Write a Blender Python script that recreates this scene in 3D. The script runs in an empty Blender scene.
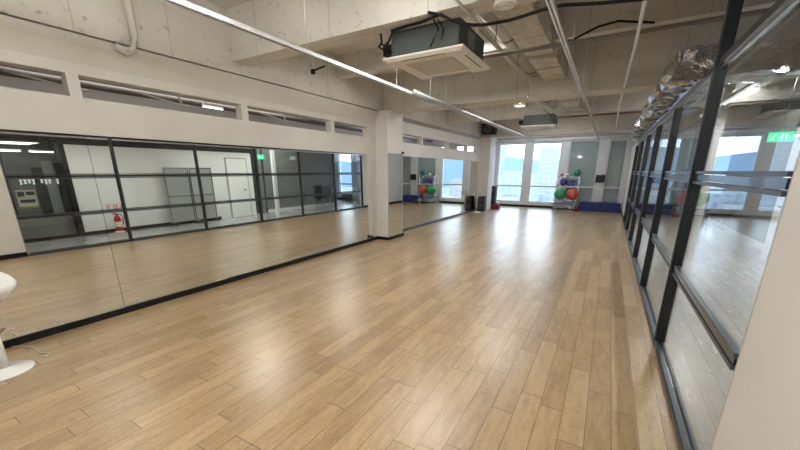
import bpy, bmesh, math, random
from mathutils import Vector, Matrix
random.seed(7)
S = bpy.context.scene
COL = S.collection
PI = math.pi
# ------------------------------------------------------------ camera
f, cx, cy, EYE = 347.0, 398.0, 269.0, 1.6
pitch = math.atan(98/347); yaw = math.atan(212/360.6)
cd = bpy.data.cameras.new('camera'); cam = bpy.data.objects.new('camera', cd); COL.objects.link(cam)
cam.location = (0, 0, EYE)
cam.rotation_euler = (PI/2 - pitch, 0, yaw)
cd.sensor_fit = 'HORIZONTAL'; cd.sensor_width = 36; cd.lens = f*36/800
cd.shift_x = (400-cx)/800; cd.shift_y = -(225-cy)/800 * 1.0
cd.clip_start = 0.02; cd.clip_end = 2000
S.camera = cam
# ------------------------------------------------------------ world and view
w = bpy.data.worlds.new('sky'); S.world = w; w.use_nodes = True
nt = w.node_tree; nt.nodes.clear()
out = nt.nodes.new('ShaderNodeOutputWorld'); bg = nt.nodes.new('ShaderNodeBackground')
tc = nt.nodes.new('ShaderNodeTexCoord'); sp = nt.nodes.new('ShaderNodeSeparateXYZ')
rp = nt.nodes.new('ShaderNodeValToRGB')
rp.color_ramp.elements[0].position = 0.0; rp.color_ramp.elements[0].color = (0.76, 0.88, 1.0, 1)
rp.color_ramp.elements[1].position = 0.35; rp.color_ramp.elements[1].color = (0.60, 0.78, 1.0, 1)
nt.links.new(tc.outputs['Generated'], sp.inputs[0]); nt.links.new(sp.outputs['Z'], rp.inputs[0])
nt.links.new(rp.outputs[0], bg.inputs[0]); bg.inputs[1].default_value = 4.6
nt.links.new(bg.outputs[0], out.inputs[0])
S.view_settings.view_transform = 'Standard'; S.view_settings.look = 'None'
S.view_settings.gamma = 1; S.view_settings.exposure = 0.2
S.view_settings.use_curve_mapping = False

def area_lamp(name, loc, sx, sy, power, col=(1, .95, .88), rot=(0, 0, 0)):
    l = bpy.data.lights.new(name, 'AREA'); l.shape = 'RECTANGLE'; l.size = sx; l.size_y = sy
    l.energy = power; l.color = col
    o = bpy.data.objects.new(name, l); o.location = loc; o.rotation_euler = rot; COL.objects.link(o); return o
# general room fill: added area lamps between the beams, some set by floor highlights
WARM = (1, .97, .93)
for i, (x, y, p) in enumerate([(-1.2, 2.4, 62), (-2.3, 5.1, 60), (-1.9, 8.9, 52), (-1.9, 12.6, 40), (-2.4, -.9, 45)]):
    area_lamp('ceiling_fill', (x, y, 3.4), .9, .6, p, WARM)
area_lamp('corridor_lamp', (1.36, 3.3, 2.585), .05, 3.0, 30, (1, .99, .96))
area_lamp('corridor_lamp', (1.36, 7.6, 2.585), .05, 3.0, 42, (1, .99, .96))
area_lamp('shop_fill', (4.2, 2.4, 2.4), 1, 2, 16, (1, .99, .96))  # added area fill to brighten the shop, apart from its tube lamps
area_lamp('corridor_lamp', (1.9, 10.2, 3.3), 1.2, 2.0, 60, (1, .99, .96))
area_lamp('side_room_lamp', (-6.6, 4.0, 3.3), 1, 5, 62, (1, 1, 1))
area_lamp('side_room_lamp', (-6.6, 11.5, 3.3), 1, 4, 40, (1, 1, 1))
# daylight entering at the far windows
for x_, w_ in ((-3.2, 2.9), (3.8, 6.0)):
    o = area_lamp('window_daylight', (x_, 17.3, 1.5), w_, 2.7, 1, (1, 1, 1), (-PI/2, 0, 0)); o.data.cycles.is_portal = True
for x_, y_, p_ in ((-2.3, .9, 58), (-.7, .4, 34)):  # added point fills above the frame, brightening the walls near the camera
    l_ = bpy.data.lights.new('near_fill', 'POINT'); l_.energy = p_; l_.color = WARM; l_.shadow_soft_size = .05
    o = bpy.data.objects.new('near_fill', l_); o.location = (x_, y_, 2.75); COL.objects.link(o)
area_lamp('far_ceiling_fill', (-2.2, 15.9, 3.4), 3, .6, 25, (.82, .91, 1))  # added bluish fill for the far wall and ceiling, no fixture here

# ------------------------------------------------------------ materials
def new_mat(name):
    m = bpy.data.materials.new(name); m.use_nodes = True
    n = m.node_tree; n.nodes.clear()
    o = n.nodes.new('ShaderNodeOutputMaterial')
    return m, n, o
def pbr(name, col, rough=.6, metal=0, noise=0, nscale=4, bump=0, bscale=30, coat=0, col2=None, emit=0, stretch=None, spec=.5):
    m, n, o = new_mat(name)
    b = n.nodes.new('ShaderNodeBsdfPrincipled'); n.links.new(b.outputs[0], o.inputs[0])
    b.inputs['Base Color'].default_value = (*col, 1); b.inputs['Roughness'].default_value = rough
    b.inputs['Metallic'].default_value = metal; b.inputs['Coat Weight'].default_value = coat
    b.inputs['Specular IOR Level'].default_value = spec
    g = n.nodes.new('ShaderNodeNewGeometry')
    mp = n.nodes.new('ShaderNodeMapping'); n.links.new(g.outputs['Position'], mp.inputs[0])
    if stretch: mp.inputs['Scale'].default_value = stretch
    if noise or col2:
        t = n.nodes.new('ShaderNodeTexNoise'); t.inputs['Scale'].default_value = nscale; t.inputs['Detail'].default_value = 6
        n.links.new(mp.outputs[0], t.inputs['Vector'])
        r = n.nodes.new('ShaderNodeValToRGB')
        c2 = col2 or tuple(c*(1-noise) for c in col)
        r.color_ramp.elements[0].position = .35; r.color_ramp.elements[0].color = (*c2, 1)
        r.color_ramp.elements[1].position = .62; r.color_ramp.elements[1].color = (*col, 1)
        n.links.new(t.outputs[0], r.inputs[0]); n.links.new(r.outputs[0], b.inputs['Base Color'])
    if bump:
        t = n.nodes.new('ShaderNodeTexNoise'); t.inputs['Scale'].default_value = bscale; t.inputs['Detail'].default_value = 4
        n.links.new(mp.outputs[0], t.inputs['Vector'])
        bp = n.nodes.new('ShaderNodeBump'); bp.inputs['Strength'].default_value = bump; bp.inputs['Distance'].default_value = .02
        n.links.new(t.outputs[0], bp.inputs['Height']); n.links.new(bp.outputs[0], b.inputs['Normal'])
    if emit:
        b.inputs['Emission Color'].default_value = (*col, 1); b.inputs['Emission Strength'].default_value = emit
    return m
def mth(n, op, a, b=None, c=None):
    x = n.nodes.new('ShaderNodeMath'); x.operation = op
    for i, v in enumerate((a, b, c)):
        if v is None: continue
        if isinstance(v, (int, float)): x.inputs[i].default_value = v
        else: n.links.new(v, x.inputs[i])
    return x.outputs[0]
def plank_floor(name, light, dark, W=.145, L=.95, rough=.3, bump=.5):
    m, n, o = new_mat(name)
    b = n.nodes.new('ShaderNodeBsdfPrincipled'); n.links.new(b.outputs[0], o.inputs[0]); b.inputs['Specular IOR Level'].default_value = .8; b.inputs['Coat Weight'].default_value = .6; b.inputs['Coat Roughness'].default_value = .27
    g = n.nodes.new('ShaderNodeNewGeometry'); s = n.nodes.new('ShaderNodeSeparateXYZ'); n.links.new(g.outputs['Position'], s.inputs[0])
    u = mth(n, 'DIVIDE', mth(n, 'ADD', s.outputs[0], 20.065), W)
    row = mth(n, 'FLOOR', u); fu = mth(n, 'FRACT', u)
    wn = n.nodes.new('ShaderNodeTexWhiteNoise'); wn.noise_dimensions = '1D'; n.links.new(row, wn.inputs['W'])
    v = mth(n, 'ADD', mth(n, 'DIVIDE', s.outputs[1], L), mth(n, 'MULTIPLY', wn.outputs['Value'], 7.3))
    colm = mth(n, 'FLOOR', v); fv = mth(n, 'FRACT', v)
    cid = n.nodes.new('ShaderNodeCombineXYZ'); n.links.new(row, cid.inputs[0]); n.links.new(colm, cid.inputs[1])
    w2 = n.nodes.new('ShaderNodeTexWhiteNoise'); w2.noise_dimensions = '2D'; n.links.new(cid.outputs[0], w2.inputs['Vector'])
    # grain
    gc = n.nodes.new('ShaderNodeCombineXYZ')
    n.links.new(mth(n, 'MULTIPLY', s.outputs[0], 9.0), gc.inputs[0])
    n.links.new(mth(n, 'ADD', mth(n, 'MULTIPLY', s.outputs[1], 1.4), mth(n, 'MULTIPLY', w2.outputs['Value'], 40)), gc.inputs[1])
    t = n.nodes.new('ShaderNodeTexNoise'); t.inputs['Scale'].default_value = 2.2; t.inputs['Detail'].default_value = 7; t.inputs['Roughness'].default_value = .62
    t.inputs['Distortion'].default_value = .8
    n.links.new(gc.outputs[0], t.inputs['Vector'])
    t3 = n.nodes.new('ShaderNodeTexNoise'); t3.inputs['Scale'].default_value = 38; t3.inputs['Detail'].default_value = 5; t3.inputs['Distortion'].default_value = 2.5
    n.links.new(g.outputs['Position'], t3.inputs['Vector'])
    fac = mth(n, 'ADD', mth(n, 'ADD', mth(n, 'MULTIPLY', w2.outputs['Value'], .20), mth(n, 'MULTIPLY', t.outputs[0], .62)), mth(n, 'MULTIPLY', t3.outputs[0], .50))
    r = n.nodes.new('ShaderNodeValToRGB')
    r.color_ramp.elements[0].position = .42; r.color_ramp.elements[0].color = (*dark, 1)
    r.color_ramp.elements[1].position = .80; r.color_ramp.elements[1].color = (*light, 1)
    n.links.new(fac, r.inputs[0])
    gu = mth(n, 'LESS_THAN', mth(n, 'MINIMUM', fu, mth(n, 'SUBTRACT', 1.0, fu)), .014)
    gv = mth(n, 'LESS_THAN', mth(n, 'MINIMUM', fv, mth(n, 'SUBTRACT', 1.0, fv)), .0028)
    gap = mth(n, 'MAXIMUM', gu, gv)
    mx = n.nodes.new('ShaderNodeMixRGB'); n.links.new(mth(n, 'MULTIPLY', gap, .85), mx.inputs[0])
    n.links.new(r.outputs[0], mx.inputs[1]); mx.inputs[2].default_value = (.07, .04, .02, 1)
    n.links.new(mx.outputs[0], b.inputs['Base Color'])
    n.links.new(mth(n, 'ADD', rough, mth(n, 'MULTIPLY', t.outputs[0], .12)), b.inputs['Roughness'])
    bp = n.nodes.new('ShaderNodeBump'); bp.inputs['Strength'].default_value = bump; bp.inputs['Distance'].default_value = .004
    n.links.new(mth(n, 'SUBTRACT', mth(n, 'ADD', mth(n, 'MULTIPLY', t.outputs[0], .5), mth(n, 'MULTIPLY', t3.outputs[0], .6)), gap), bp.inputs['Height']); n.links.new(bp.outputs[0], b.inputs['Normal'])
    return m
def glass(name, tint=(1, 1, 1), f0=.045, rough=0.0):
    m, n, o = new_mat(name)
    g = n.nodes.new('ShaderNodeNewGeometry')
    d = n.nodes.new('ShaderNodeVectorMath'); d.operation = 'DOT_PRODUCT'
    n.links.new(g.outputs['Normal'], d.inputs[0]); n.links.new(g.outputs['Incoming'], d.inputs[1])
    c = mth(n, 'ABSOLUTE', d.outputs['Value'])
    fr = mth(n, 'ADD', f0, mth(n, 'MULTIPLY', mth(n, 'POWER', mth(n, 'SUBTRACT', 1.0, c), 5.0), 1-f0))
    tr = n.nodes.new('ShaderNodeBsdfTransparent'); tr.inputs[0].default_value = (*tint, 1)
    gl = n.nodes.new('ShaderNodeBsdfGlossy'); gl.inputs['Roughness'].default_value = rough
    mx = n.nodes.new('ShaderNodeMixShader'); n.links.new(fr, mx.inputs[0]); n.links.new(tr.outputs[0], mx.inputs[1]); n.links.new(gl.outputs[0], mx.inputs[2])
    n.links.new(mx.outputs[0], o.inputs[0]); return m
def emission(name, col, st):
    m, n, o = new_mat(name); e = n.nodes.new('ShaderNodeEmission'); e.inputs[0].default_value = (*col, 1); e.inputs[1].default_value = st
    n.links.new(e.outputs[0], o.inputs[0]); return m
def mirror_mat(name):
    m, n, o = new_mat(name); e = n.nodes.new('ShaderNodeBsdfGlossy'); e.inputs[0].default_value = (.80, .80, .75, 1); e.inputs['Roughness'].default_value = 0
    n.links.new(e.outputs[0], o.inputs[0]); return m
def concrete(name, col, dark):
    m, n, o = new_mat(name)
    b = n.nodes.new('ShaderNodeBsdfPrincipled'); n.links.new(b.outputs[0], o.inputs[0]); b.inputs['Roughness'].default_value = .85
    g = n.nodes.new('ShaderNodeNewGeometry')
    def nz(sc, det, lo, hi):
        t = n.nodes.new('ShaderNodeTexNoise'); t.inputs['Scale'].default_value = sc; t.inputs['Detail'].default_value = det
        n.links.new(g.outputs['Position'], t.inputs['Vector'])
        r = n.nodes.new('ShaderNodeMapRange'); n.links.new(t.outputs[0], r.inputs[0]); r.inputs[1].default_value = lo; r.inputs[2].default_value = hi
        return r.outputs[0], t.outputs[0]
    a, ar = nz(1.3, 5, .3, .7); bnz, br = nz(14, 6, .62, .74)
    # form-board seams every 1.2 m
    s = n.nodes.new('ShaderNodeSeparateXYZ'); n.links.new(g.outputs['Position'], s.inputs[0])
    seam = None
    for ax, per, off in ((0, 1.2, .4), (1, .9, .1)):
        fr = mth(n, 'FRACT', mth(n, 'ADD', mth(n, 'DIVIDE', s.outputs[ax], per), 30+off))
        l = mth(n, 'LESS_THAN', fr, .008)
        seam = l if seam is None else mth(n, 'MAXIMUM', seam, l)
    mx = n.nodes.new('ShaderNodeMixRGB'); n.links.new(a, mx.inputs[0]); mx.inputs[1].default_value = (*dark, 1); mx.inputs[2].default_value = (*col, 1)
    m2 = n.nodes.new('ShaderNodeMixRGB'); n.links.new(mth(n, 'MULTIPLY', bnz, .7), m2.inputs[0]); n.links.new(mx.outputs[0], m2.inputs[1]); m2.inputs[2].default_value = (dark[0]*.4, dark[1]*.38, dark[2]*.36, 1)
    m3 = n.nodes.new('ShaderNodeMixRGB'); n.links.new(mth(n, 'MULTIPLY', seam, .5), m3.inputs[0]); n.links.new(m2.outputs[0], m3.inputs[1]); m3.inputs[2].default_value = (dark[0]*.35, dark[1]*.33, dark[2]*.3, 1)
    n.links.new(m3.outputs[0], b.inputs['Base Color'])
    bp = n.nodes.new('ShaderNodeBump'); bp.inputs['Strength'].default_value = .4; bp.inputs['Distance'].default_value = .02
    n.links.new(br, bp.inputs['Height']); n.links.new(bp.outputs[0], b.inputs['Normal'])
    return m
M = dict(
    floor=plank_floor('oak_planks', (.50, .35, .185), (.25, .155, .072), rough=.28),
    cfloor=plank_floor('grey_planks', (.45, .45, .455), (.32, .32, .325), rough=.20, bump=.08),
    conc=concrete('painted_concrete', (.68, .66, .62), (.57, .55, .51)),
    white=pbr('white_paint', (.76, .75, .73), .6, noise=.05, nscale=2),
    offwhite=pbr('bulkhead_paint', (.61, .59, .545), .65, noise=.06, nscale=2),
    cwall=pbr('corridor_white', (.86, .87, .85), .45),
    black=pbr('black_baseboard', (.010, .010, .011), .5, spec=.25),
    frame=pbr('black_metal', (.014, .017, .024), .28, 0, coat=.4),
    rail=pbr('dark_rail_metal', (.085, .095, .11), .38, .3),
    silver=pbr('brushed_aluminium', (.72, .73, .74), .25, 1),
    galv=pbr('galvanised_steel', (.80, .82, .84), .42, .6, noise=.12, nscale=8),
    acbody=pbr('grey_green_steel', (.065, .08, .076), .6, 0, noise=.25, nscale=5),
    acpanel=pbr('cream_plastic', (.78, .76, .71), .4),
    grille=pbr('beige_grille', (.42, .41, .36), .6),
    pipe=pbr('painted_pipe', (.52, .49, .44), .6, noise=.15, nscale=6),
    brown=pbr('brown_conduit', (.16, .135, .115), .55),
    cable=pbr('black_cable', (.012, .011, .011), .7, spec=.15),
    duct=pbr('painted_duct', (.60, .57, .52), .6, col2=(.44, .41, .37), nscale=10, bump=.4, bscale=14),
    foil=pbr('foil_wrap', (.66, .67, .68), .10, 1, bump=.9, bscale=9),
    glass=glass('clear_glass', (.955, .975, .97)),
    wglass=glass('window_glass', (.97, .99, 1)),
    film=pbr('grey_green_film', (.30, .365, .36), .3, 0, spec=.5, coat=1),
    mirror=mirror_mat('mirror_silver'),
    wframe=pbr('window_white', (.72, .74, .76), .4),
    blue=pbr('navy_vinyl', (.012, .03, .19), .38),
    blue2=pbr('mid_blue_plastic', (.05, .13, .38), .4),
    green=pbr('green_rubber', (.04, .33, .13), .35),
    red=pbr('red_rubber', (.62, .12, .07), .35),
    teal=pbr('teal_rubber', (.02, .22, .19), .4),
    purple=pbr('purple_rubber', (.12, .05, .25), .4),
    plastic=pbr('white_plastic', (.82, .82, .80), .25),
    darkred=pbr('dark_red', (.20, .014, .016), .4),
    speaker=pbr('black_speaker', (.016, .018, .024), .5),
    cone=pbr('speaker_cone', (.06, .06, .07), .4),
    exting=pbr('extinguisher_red', (.62, .02, .02), .25),
    gmesh=pbr('grey_mesh_panel', (.36, .37, .36), .5),
    dark=pbr('dark_panel', (.035, .037, .038), .5),
    grey=pbr('grey_panel', (.20, .21, .205), .5),
    lgrey=pbr('light_grey_panel', (.42, .43, .42), .5),
    redink=pbr('red_ink', (.55, .03, .03), .6),
    poster=pbr('poster_paper', (.75, .72, .62), .6), ygreen=pbr('poster_green', (.35, .5, .12), .6),
    signwhite=emission('emissive_lettering', (.9, .95, .95), .8),  # white lettering given an added emission
    dimled=emission('diffuser_white', (.95, .98, 1), 1.6),
    led=emission('led_white', (1, .98, .95), 6.0), lamp=emission('lamp_warm', (1, .93, .8), 14.0),
    exit=emission('exit_green', (.05, .8, .35), 1.6), whitesign=emission('exit_white', (.8, 1, .9), 2.0),
    hill=pbr('hazy_hill', (.17, .245, .33), .9, noise=.12, nscale=.01),  # distance haze mixed into the base colours of hill and ground
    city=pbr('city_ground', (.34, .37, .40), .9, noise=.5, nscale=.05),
)
def facade(name, wall, win, sx, sz):
    m, n, o = new_mat(name)
    b = n.nodes.new('ShaderNodeBsdfPrincipled'); n.links.new(b.outputs[0], o.inputs[0]); b.inputs['Roughness'].default_value = .7
    tcn = n.nodes.new('ShaderNodeTexCoord'); s = n.nodes.new('ShaderNodeSeparateXYZ'); n.links.new(tcn.outputs['Object'], s.inputs[0])
    def band(v, per, lo): 
        fr = mth(n, 'FRACT', mth(n, 'ADD', mth(n, 'DIVIDE', v, per), 50.2)); return mth(n, 'GREATER_THAN', fr, lo)
    h = mth(n, 'MULTIPLY', band(mth(n, 'ADD', s.outputs[0], s.outputs[1]), sx, .5), band(s.outputs[2], sz, .5))
    mx = n.nodes.new('ShaderNodeMixRGB'); n.links.new(h, mx.inputs[0]); mx.inputs[1].default_value = (*wall, 1); mx.inputs[2].default_value = (*win, 1)
    n.links.new(mx.outputs[0], b.inputs['Base Color']); return m
FAC = [facade('facade_a', (.40, .41, .42), (.29, .335, .37), 3, 3.2), facade('facade_b', (.34, .385, .43), (.26, .31, .36), 3, 3.1),
       facade('facade_c', (.41, .385, .36), (.30, .32, .345), 4, 3.3), facade('facade_d', (.29, .34, .39), (.40, .43, .46), 2.6, 3)]  # window tones lightened to stand in for distance haze

# ------------------------------------------------------------ mesh helpers
def fin(name, bm, m, parent=None, smooth=False, bev=0):
    if bev:
        bmesh.ops.bevel(bm, geom=bm.edges[:], offset=bev, segments=2, affect='EDGES', clamp_overlap=True)
    bmesh.ops.recalc_face_normals(bm, faces=bm.faces)
    me = bpy.data.meshes.new(name); bm.to_mesh(me); bm.free()
    if smooth:
        for p in me.polygons: p.use_smooth = True
    me.materials.append(M[m] if isinstance(m, str) else m)
    o = bpy.data.objects.new(name, me); COL.objects.link(o)
    if parent is not None: o.parent = parent
    return o
def bx(bm, x0, x1, y0, y1, z0, z1):
    v = [bm.verts.new((x, y, z)) for x in (x0, x1) for y in (y0, y1) for z in (z0, z1)]
    for q in ((0, 1, 3, 2), (4, 6, 7, 5), (0, 4, 5, 1), (2, 3, 7, 6), (0, 2, 6, 4), (1, 5, 7, 3)):
        bm.faces.new([v[i] for i in q])
def tube(bm, pts, r, n=10, caps=True):
    pts = [Vector(p) for p in pts]; rings = []
    for i, p in enumerate(pts):
        t = (pts[min(i+1, len(pts)-1)] - pts[max(i-1, 0)]).normalized()
        up = Vector((0, 0, 1)) if abs(t.z) < .9 else Vector((1, 0, 0))
        a = t.cross(up).normalized(); b = t.cross(a).normalized()
        rr = r[i] if isinstance(r, (list, tuple)) else r
        rings.append([bm.verts.new(p + a*rr*math.cos(k*2*PI/n) + b*rr*math.sin(k*2*PI/n)) for k in range(n)])
    for a, b in zip(rings, rings[1:]):
        for k in range(n): bm.faces.new((a[k], a[(k+1) % n], b[(k+1) % n], b[k]))
    if caps: bm.faces.new(rings[0]); bm.faces.new(rings[-1])
def lathe(bm, prof, c=(0, 0, 0), n=24, caps=True):
    rings = []
    for r, z in prof:
        rings.append([bm.verts.new((c[0]+r*math.cos(k*2*PI/n), c[1]+r*math.sin(k*2*PI/n), c[2]+z)) for k in range(n)])
    for a, b in zip(rings, rings[1:]):
        for k in range(n): bm.faces.new((a[k], a[(k+1) % n], b[(k+1) % n], b[k]))
    for rg in ((rings[0], rings[-1]) if caps else ()):
        try: bm.faces.new(rg)
        except ValueError: pass
def box(name, x0, x1, y0, y1, z0, z1, m, parent=None, bev=0, off=(0, 0, 0)):
    bm = bmesh.new(); bx(bm, x0-off[0], x1-off[0], y0-off[1], y1-off[1], z0-off[2], z1-off[2]); return fin(name, bm, m, parent, bev=bev)
def boxes(name, L, m, parent=None, bev=0):
    bm = bmesh.new()
    for b in L: bx(bm, *b)
    return fin(name, bm, m, parent, bev=bev)
def pipe(name, pts, r, m, parent=None, n=10):
    bm = bmesh.new(); tube(bm, pts, r, n); return fin(name, bm, m, parent, True)
def turn(name, prof, m, parent=None, c=(0, 0, 0), n=24, smooth=True, caps=True):
    bm = bmesh.new(); lathe(bm, prof, c, n, caps); return fin(name, bm, m, parent, smooth)
def ball(name, c, r, m, parent=None, seg=24, ribs=False):
    bm = bmesh.new(); prof = []
    for i in range(17):
        a = -PI/2 + PI*i/16; rr = r*math.cos(a)
        if ribs and i % 2 and 2 < i < 14: rr *= .985
        prof.append((max(rr, .0005), r*math.sin(a)))
    lathe(bm, prof, c, seg); return fin(name, bm, m, parent, True)
def st(o): o['kind'] = 'structure'; return o
def tag(o, label, cat, group=None, kind=None):
    o['label'] = label; o['category'] = cat
    if group: o['group'] = group
    if kind: o['kind'] = kind
    return o
def thing(name, loc, label, cat, group=None, rz=0):
    o = bpy.data.objects.new(name, None); o.location = loc; o.rotation_euler = (0, 0, rz); o.empty_display_size = .1
    COL.objects.link(o); return tag(o, label, cat, group)
def dup(src, loc, label, group=None, rz=None):
    r = src.copy(); COL.objects.link(r); r.location = loc
    if rz is not None: r.rotation_euler = (0, 0, rz)
    r['label'] = label
    if group: r['group'] = group
    for ch in list(src.children):
        c = ch.copy(); COL.objects.link(c); c.parent = r
        for g in list(ch.children):
            d = g.copy(); COL.objects.link(d); d.parent = c
    return r

# ------------------------------------------------------------ room shell
XL, XR, YF = -4.69, .62, 17.0
ZS = 3.62        # underside of the slab
BACK = -4.0
st(box('floor', -9.2, XR+.03, BACK, YF+.3, -.1, 0, 'floor'))
st(box('floor', XR+.03, 7.0, BACK, YF+.3, -.1, 0, 'cfloor'))
st(box('ceiling', -9.2, 7.0, BACK, YF+.3, ZS, ZS+.2, 'conc'))
st(box('wall_back', -9.2, 7.0, BACK-.15, BACK, -.1, ZS+.2, 'white'))
st(box('wall_outer_left', -9.2, -9.05, BACK, YF+.3, 0, ZS, 'white'))
st(box('wall_outer_right', 6.85, 7.0, BACK, YF+.3, 0, ZS, 'grey'))
# left wall with the slot openings under the beam
slot1 = [(BACK+.3, -.2), (-.15, 1.60), (1.70, 3.53), (3.64, 5.45), (5.56, 6.64)]
slot2 = [(7.75, 9.28), (9.35, 11.18), (11.25, 12.98), (13.05, 14.45)]
def wall_with_slots(name, xa, xb, y0, y1, z0, za, zb, z1, slots, m):
    L = [(xa, xb, y0, y1, z0, za), (xa, xb, y0, y1, zb, z1)]
    yy = y0
    for a, b in slots:
        L.append((xa, xb, yy, a, za, zb)); yy = b
    L.append((xa, xb, yy, y1, za, zb))
    return st(boxes(name, L, m))
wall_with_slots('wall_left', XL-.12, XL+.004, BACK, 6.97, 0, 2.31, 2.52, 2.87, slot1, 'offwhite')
wall_with_slots('wall_left', XL-.12, XL+.014, 7.66, 14.6, 0, 2.31, 2.52, 2.80, slot2, 'white')
# longitudinal edge beam above the bulkhead
st(box('trim_1', XL-.35, XL+.10, BACK, YF, 2.885, ZS, 'conc'))
bm = bmesh.new()
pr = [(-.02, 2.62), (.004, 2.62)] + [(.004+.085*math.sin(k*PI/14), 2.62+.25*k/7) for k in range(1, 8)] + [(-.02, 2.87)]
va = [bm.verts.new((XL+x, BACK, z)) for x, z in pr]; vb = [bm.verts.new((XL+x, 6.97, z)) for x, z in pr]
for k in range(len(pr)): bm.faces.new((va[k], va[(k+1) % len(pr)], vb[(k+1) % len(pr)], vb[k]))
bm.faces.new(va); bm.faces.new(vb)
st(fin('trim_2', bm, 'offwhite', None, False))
# columns
st(box('wall_column_1', XL-.3, -4.37, 6.97, 7.66, 0, 2.885, 'white'))
st(box('wall_column_2', XL-.3, -4.27, 14.6, 15.2, 0, 2.885, 'white'))
st(box('wall_left', XL-.12, XL, 15.2, YF, 0, ZS, 'white'))
# cross beams
st(box('trim_3', XL+.10, 7, 3.40, 3.66, 3.02, ZS, 'conc'))
st(box('trim_4', XL+.10, 7, 5.60, 5.78, 3.28, ZS, 'conc'))
st(box('trim_5', XL+.10, 7, 7.15, 7.62, 2.885, ZS, 'conc'))
st(box('trim_6', XL+.10, 7, 10.9, 11.15, 3.05, ZS, 'conc'))
st(box('trim_7', XL+.10, 7, 14.5, 15.0, 2.885, ZS, 'conc'))
st(box('trim_8', XL+.10, 7, -.3, .2, 2.885, ZS, 'conc'))
# far wall: piers, sill and head
def far_wall(x0, x1, gaps, name):
    L = [(x0, x1, YF, YF+.25, 0, .23), (x0, x1, YF, YF+.25, 2.79, ZS)]
    xx = x0
    for a, b in gaps: L.append((xx, a, YF, YF+.25, .23, 2.79)); xx = b
    L.append((xx, x1, YF, YF+.25, .23, 2.79))
    return st(boxes(name, L, 'white'))
wins = [(-4.55, -3.40), (-3.07, -1.92), (-1.58, -.48), (-.13, .46)]
far_wall(XL-.3, XR+.1, wins, 'wall_far')
wins2 = [(.95, 2.15), (2.45, 3.7), (4.0, 5.2), (5.5, 6.6)]
far_wall(XR+.1, 7.0, wins2, 'wall_far')
far_wall(-9.2, XL-.3, [(-8.4, -7.1), (-6.7, -5.4)], 'wall_far')
st(box('trim_9', XL, XR, YF-.05, YF-.001, 2.84, 2.90, 'offwhite'))
st(box('trim_10', XL, XR, YF-.14, YF-.001, 3.02, 3.10, 'conc'))
def window(i, x0, x1, film=False):
    t = st(box('window_%d' % i, x0, x1, YF+.10, YF+.112, .23, 2.79, 'film' if film else 'wglass'))
    fr = boxes('window_frame', [(x0, x0+.035, YF+.06, YF+.16, .23, 2.79), (x1-.035, x1, YF+.06, YF+.16, .23, 2.79),
                                (x0+.035, x1-.035, YF+.06, YF+.16, .23, .27), (x0+.035, x1-.035, YF+.06, YF+.16, 2.75, 2.79),
                                (x0+.035, x1-.035, YF+.03, YF+.16, .90, .975)], 'wframe', t)
    return t
n = 1
for k, (a, b) in enumerate(wins): window(n, a, b, k >= 2); n += 1
for a, b in wins2 + [(-8.4, -7.1), (-6.7, -5.4)]: window(n, a, b); n += 1
st(box('baseboard_far', XL, -1.85, YF-.02, YF-.001, 0, .09, 'black'))
st(box('baseboard_far', XR+.1, 7.0, YF-.02, YF-.001, 0, .09, 'black'))
# mirror base and trims (left)
st(boxes('baseboard_left', [(XL, XL+.05, BACK, 6.94, 0, .072)], 'black', bev=.004))
st(boxes('baseboard_left', [(XL-.01, -4.34, 6.942, 6.969, 0, .072), (-4.37, -4.34, 6.969, 7.69, 0, .072), (XL, -4.37, 7.66, 7.69, 0, .072)], 'black'))
st(boxes('baseboard_left', [(XL, XL+.05, 7.69, 14.6, 0, .07)], 'rail'))
# right solid walls
st(box('wall_right', XR, XR+.16, BACK, 2.0, 0, ZS, 'white'))
st(box('wall_right', XR, XR+.16, 13.33, YF, 0, 2.5, 'white'))
st(box('baseboard_right', XR-.015, XR-.001, BACK, 1.995, 0, .09, 'black'))
st(box('baseboard_right', XR-.015, XR-.001, 13.34, YF, 0, .09, 'black'))

# ------------------------------------------------------------ mirrors
def mirror(y0, y1, x, label, z1=1.955, z0=.085, rz=0):
    t = thing('wall_mirror', (x, y0, z0), label, 'mirror', 'mirror panels along the left wall', rz)
    if rz: t.rotation_euler = (0, -.0055, rz)
    h = z1-z0; L = y1-y0
    box('mirror_glass', 0, .006, .004, L-.004, 0, h, 'mirror', t); box('backing', -.0015, -.0003, 0, L, 0, h, 'black', t)
    boxes('edge_strip', [(0, .014, 0, L, -.012, 0)], 'silver', t)
my = [.34-1.3, .34, 1.64, 2.94, 4.24, 5.54, 6.76]
ml = ['tall frameless wall mirror panel furthest to the left, behind the white stool',
      'wall mirror panel behind the white stool, reflecting the dark shop and its posters',
      'wall mirror panel reflecting the fire extinguisher and bare white corridor wall',
      'wall mirror panel reflecting the two wheeled grey screens',
      'wall mirror panel reflecting the green exit sign',
      'wall mirror panel touching the white column on its near side']
for a, b, l in zip(my, my[1:], ml): mirror(a, b, XL+.018, l, rz=-.0095)
mirror(6.98, 7.64, -4.369, 'narrow mirror panel fixed to the face of the white column', 1.99)
m2 = [7.70, 9.35, 11.0, 12.7, 14.4]
ml2 = ['mirror panel just beyond the white column, reflecting the blue bench', 'mirror panel second beyond the white column, reflecting the exercise balls',
       'mirror panel third beyond the white column, reflecting the bright window', 'last mirror panel at the far end beside the black speakers']
for a, b, l in zip(m2, m2[1:], ml2): mirror(a, b, XL+.016, l, 1.97)

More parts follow.
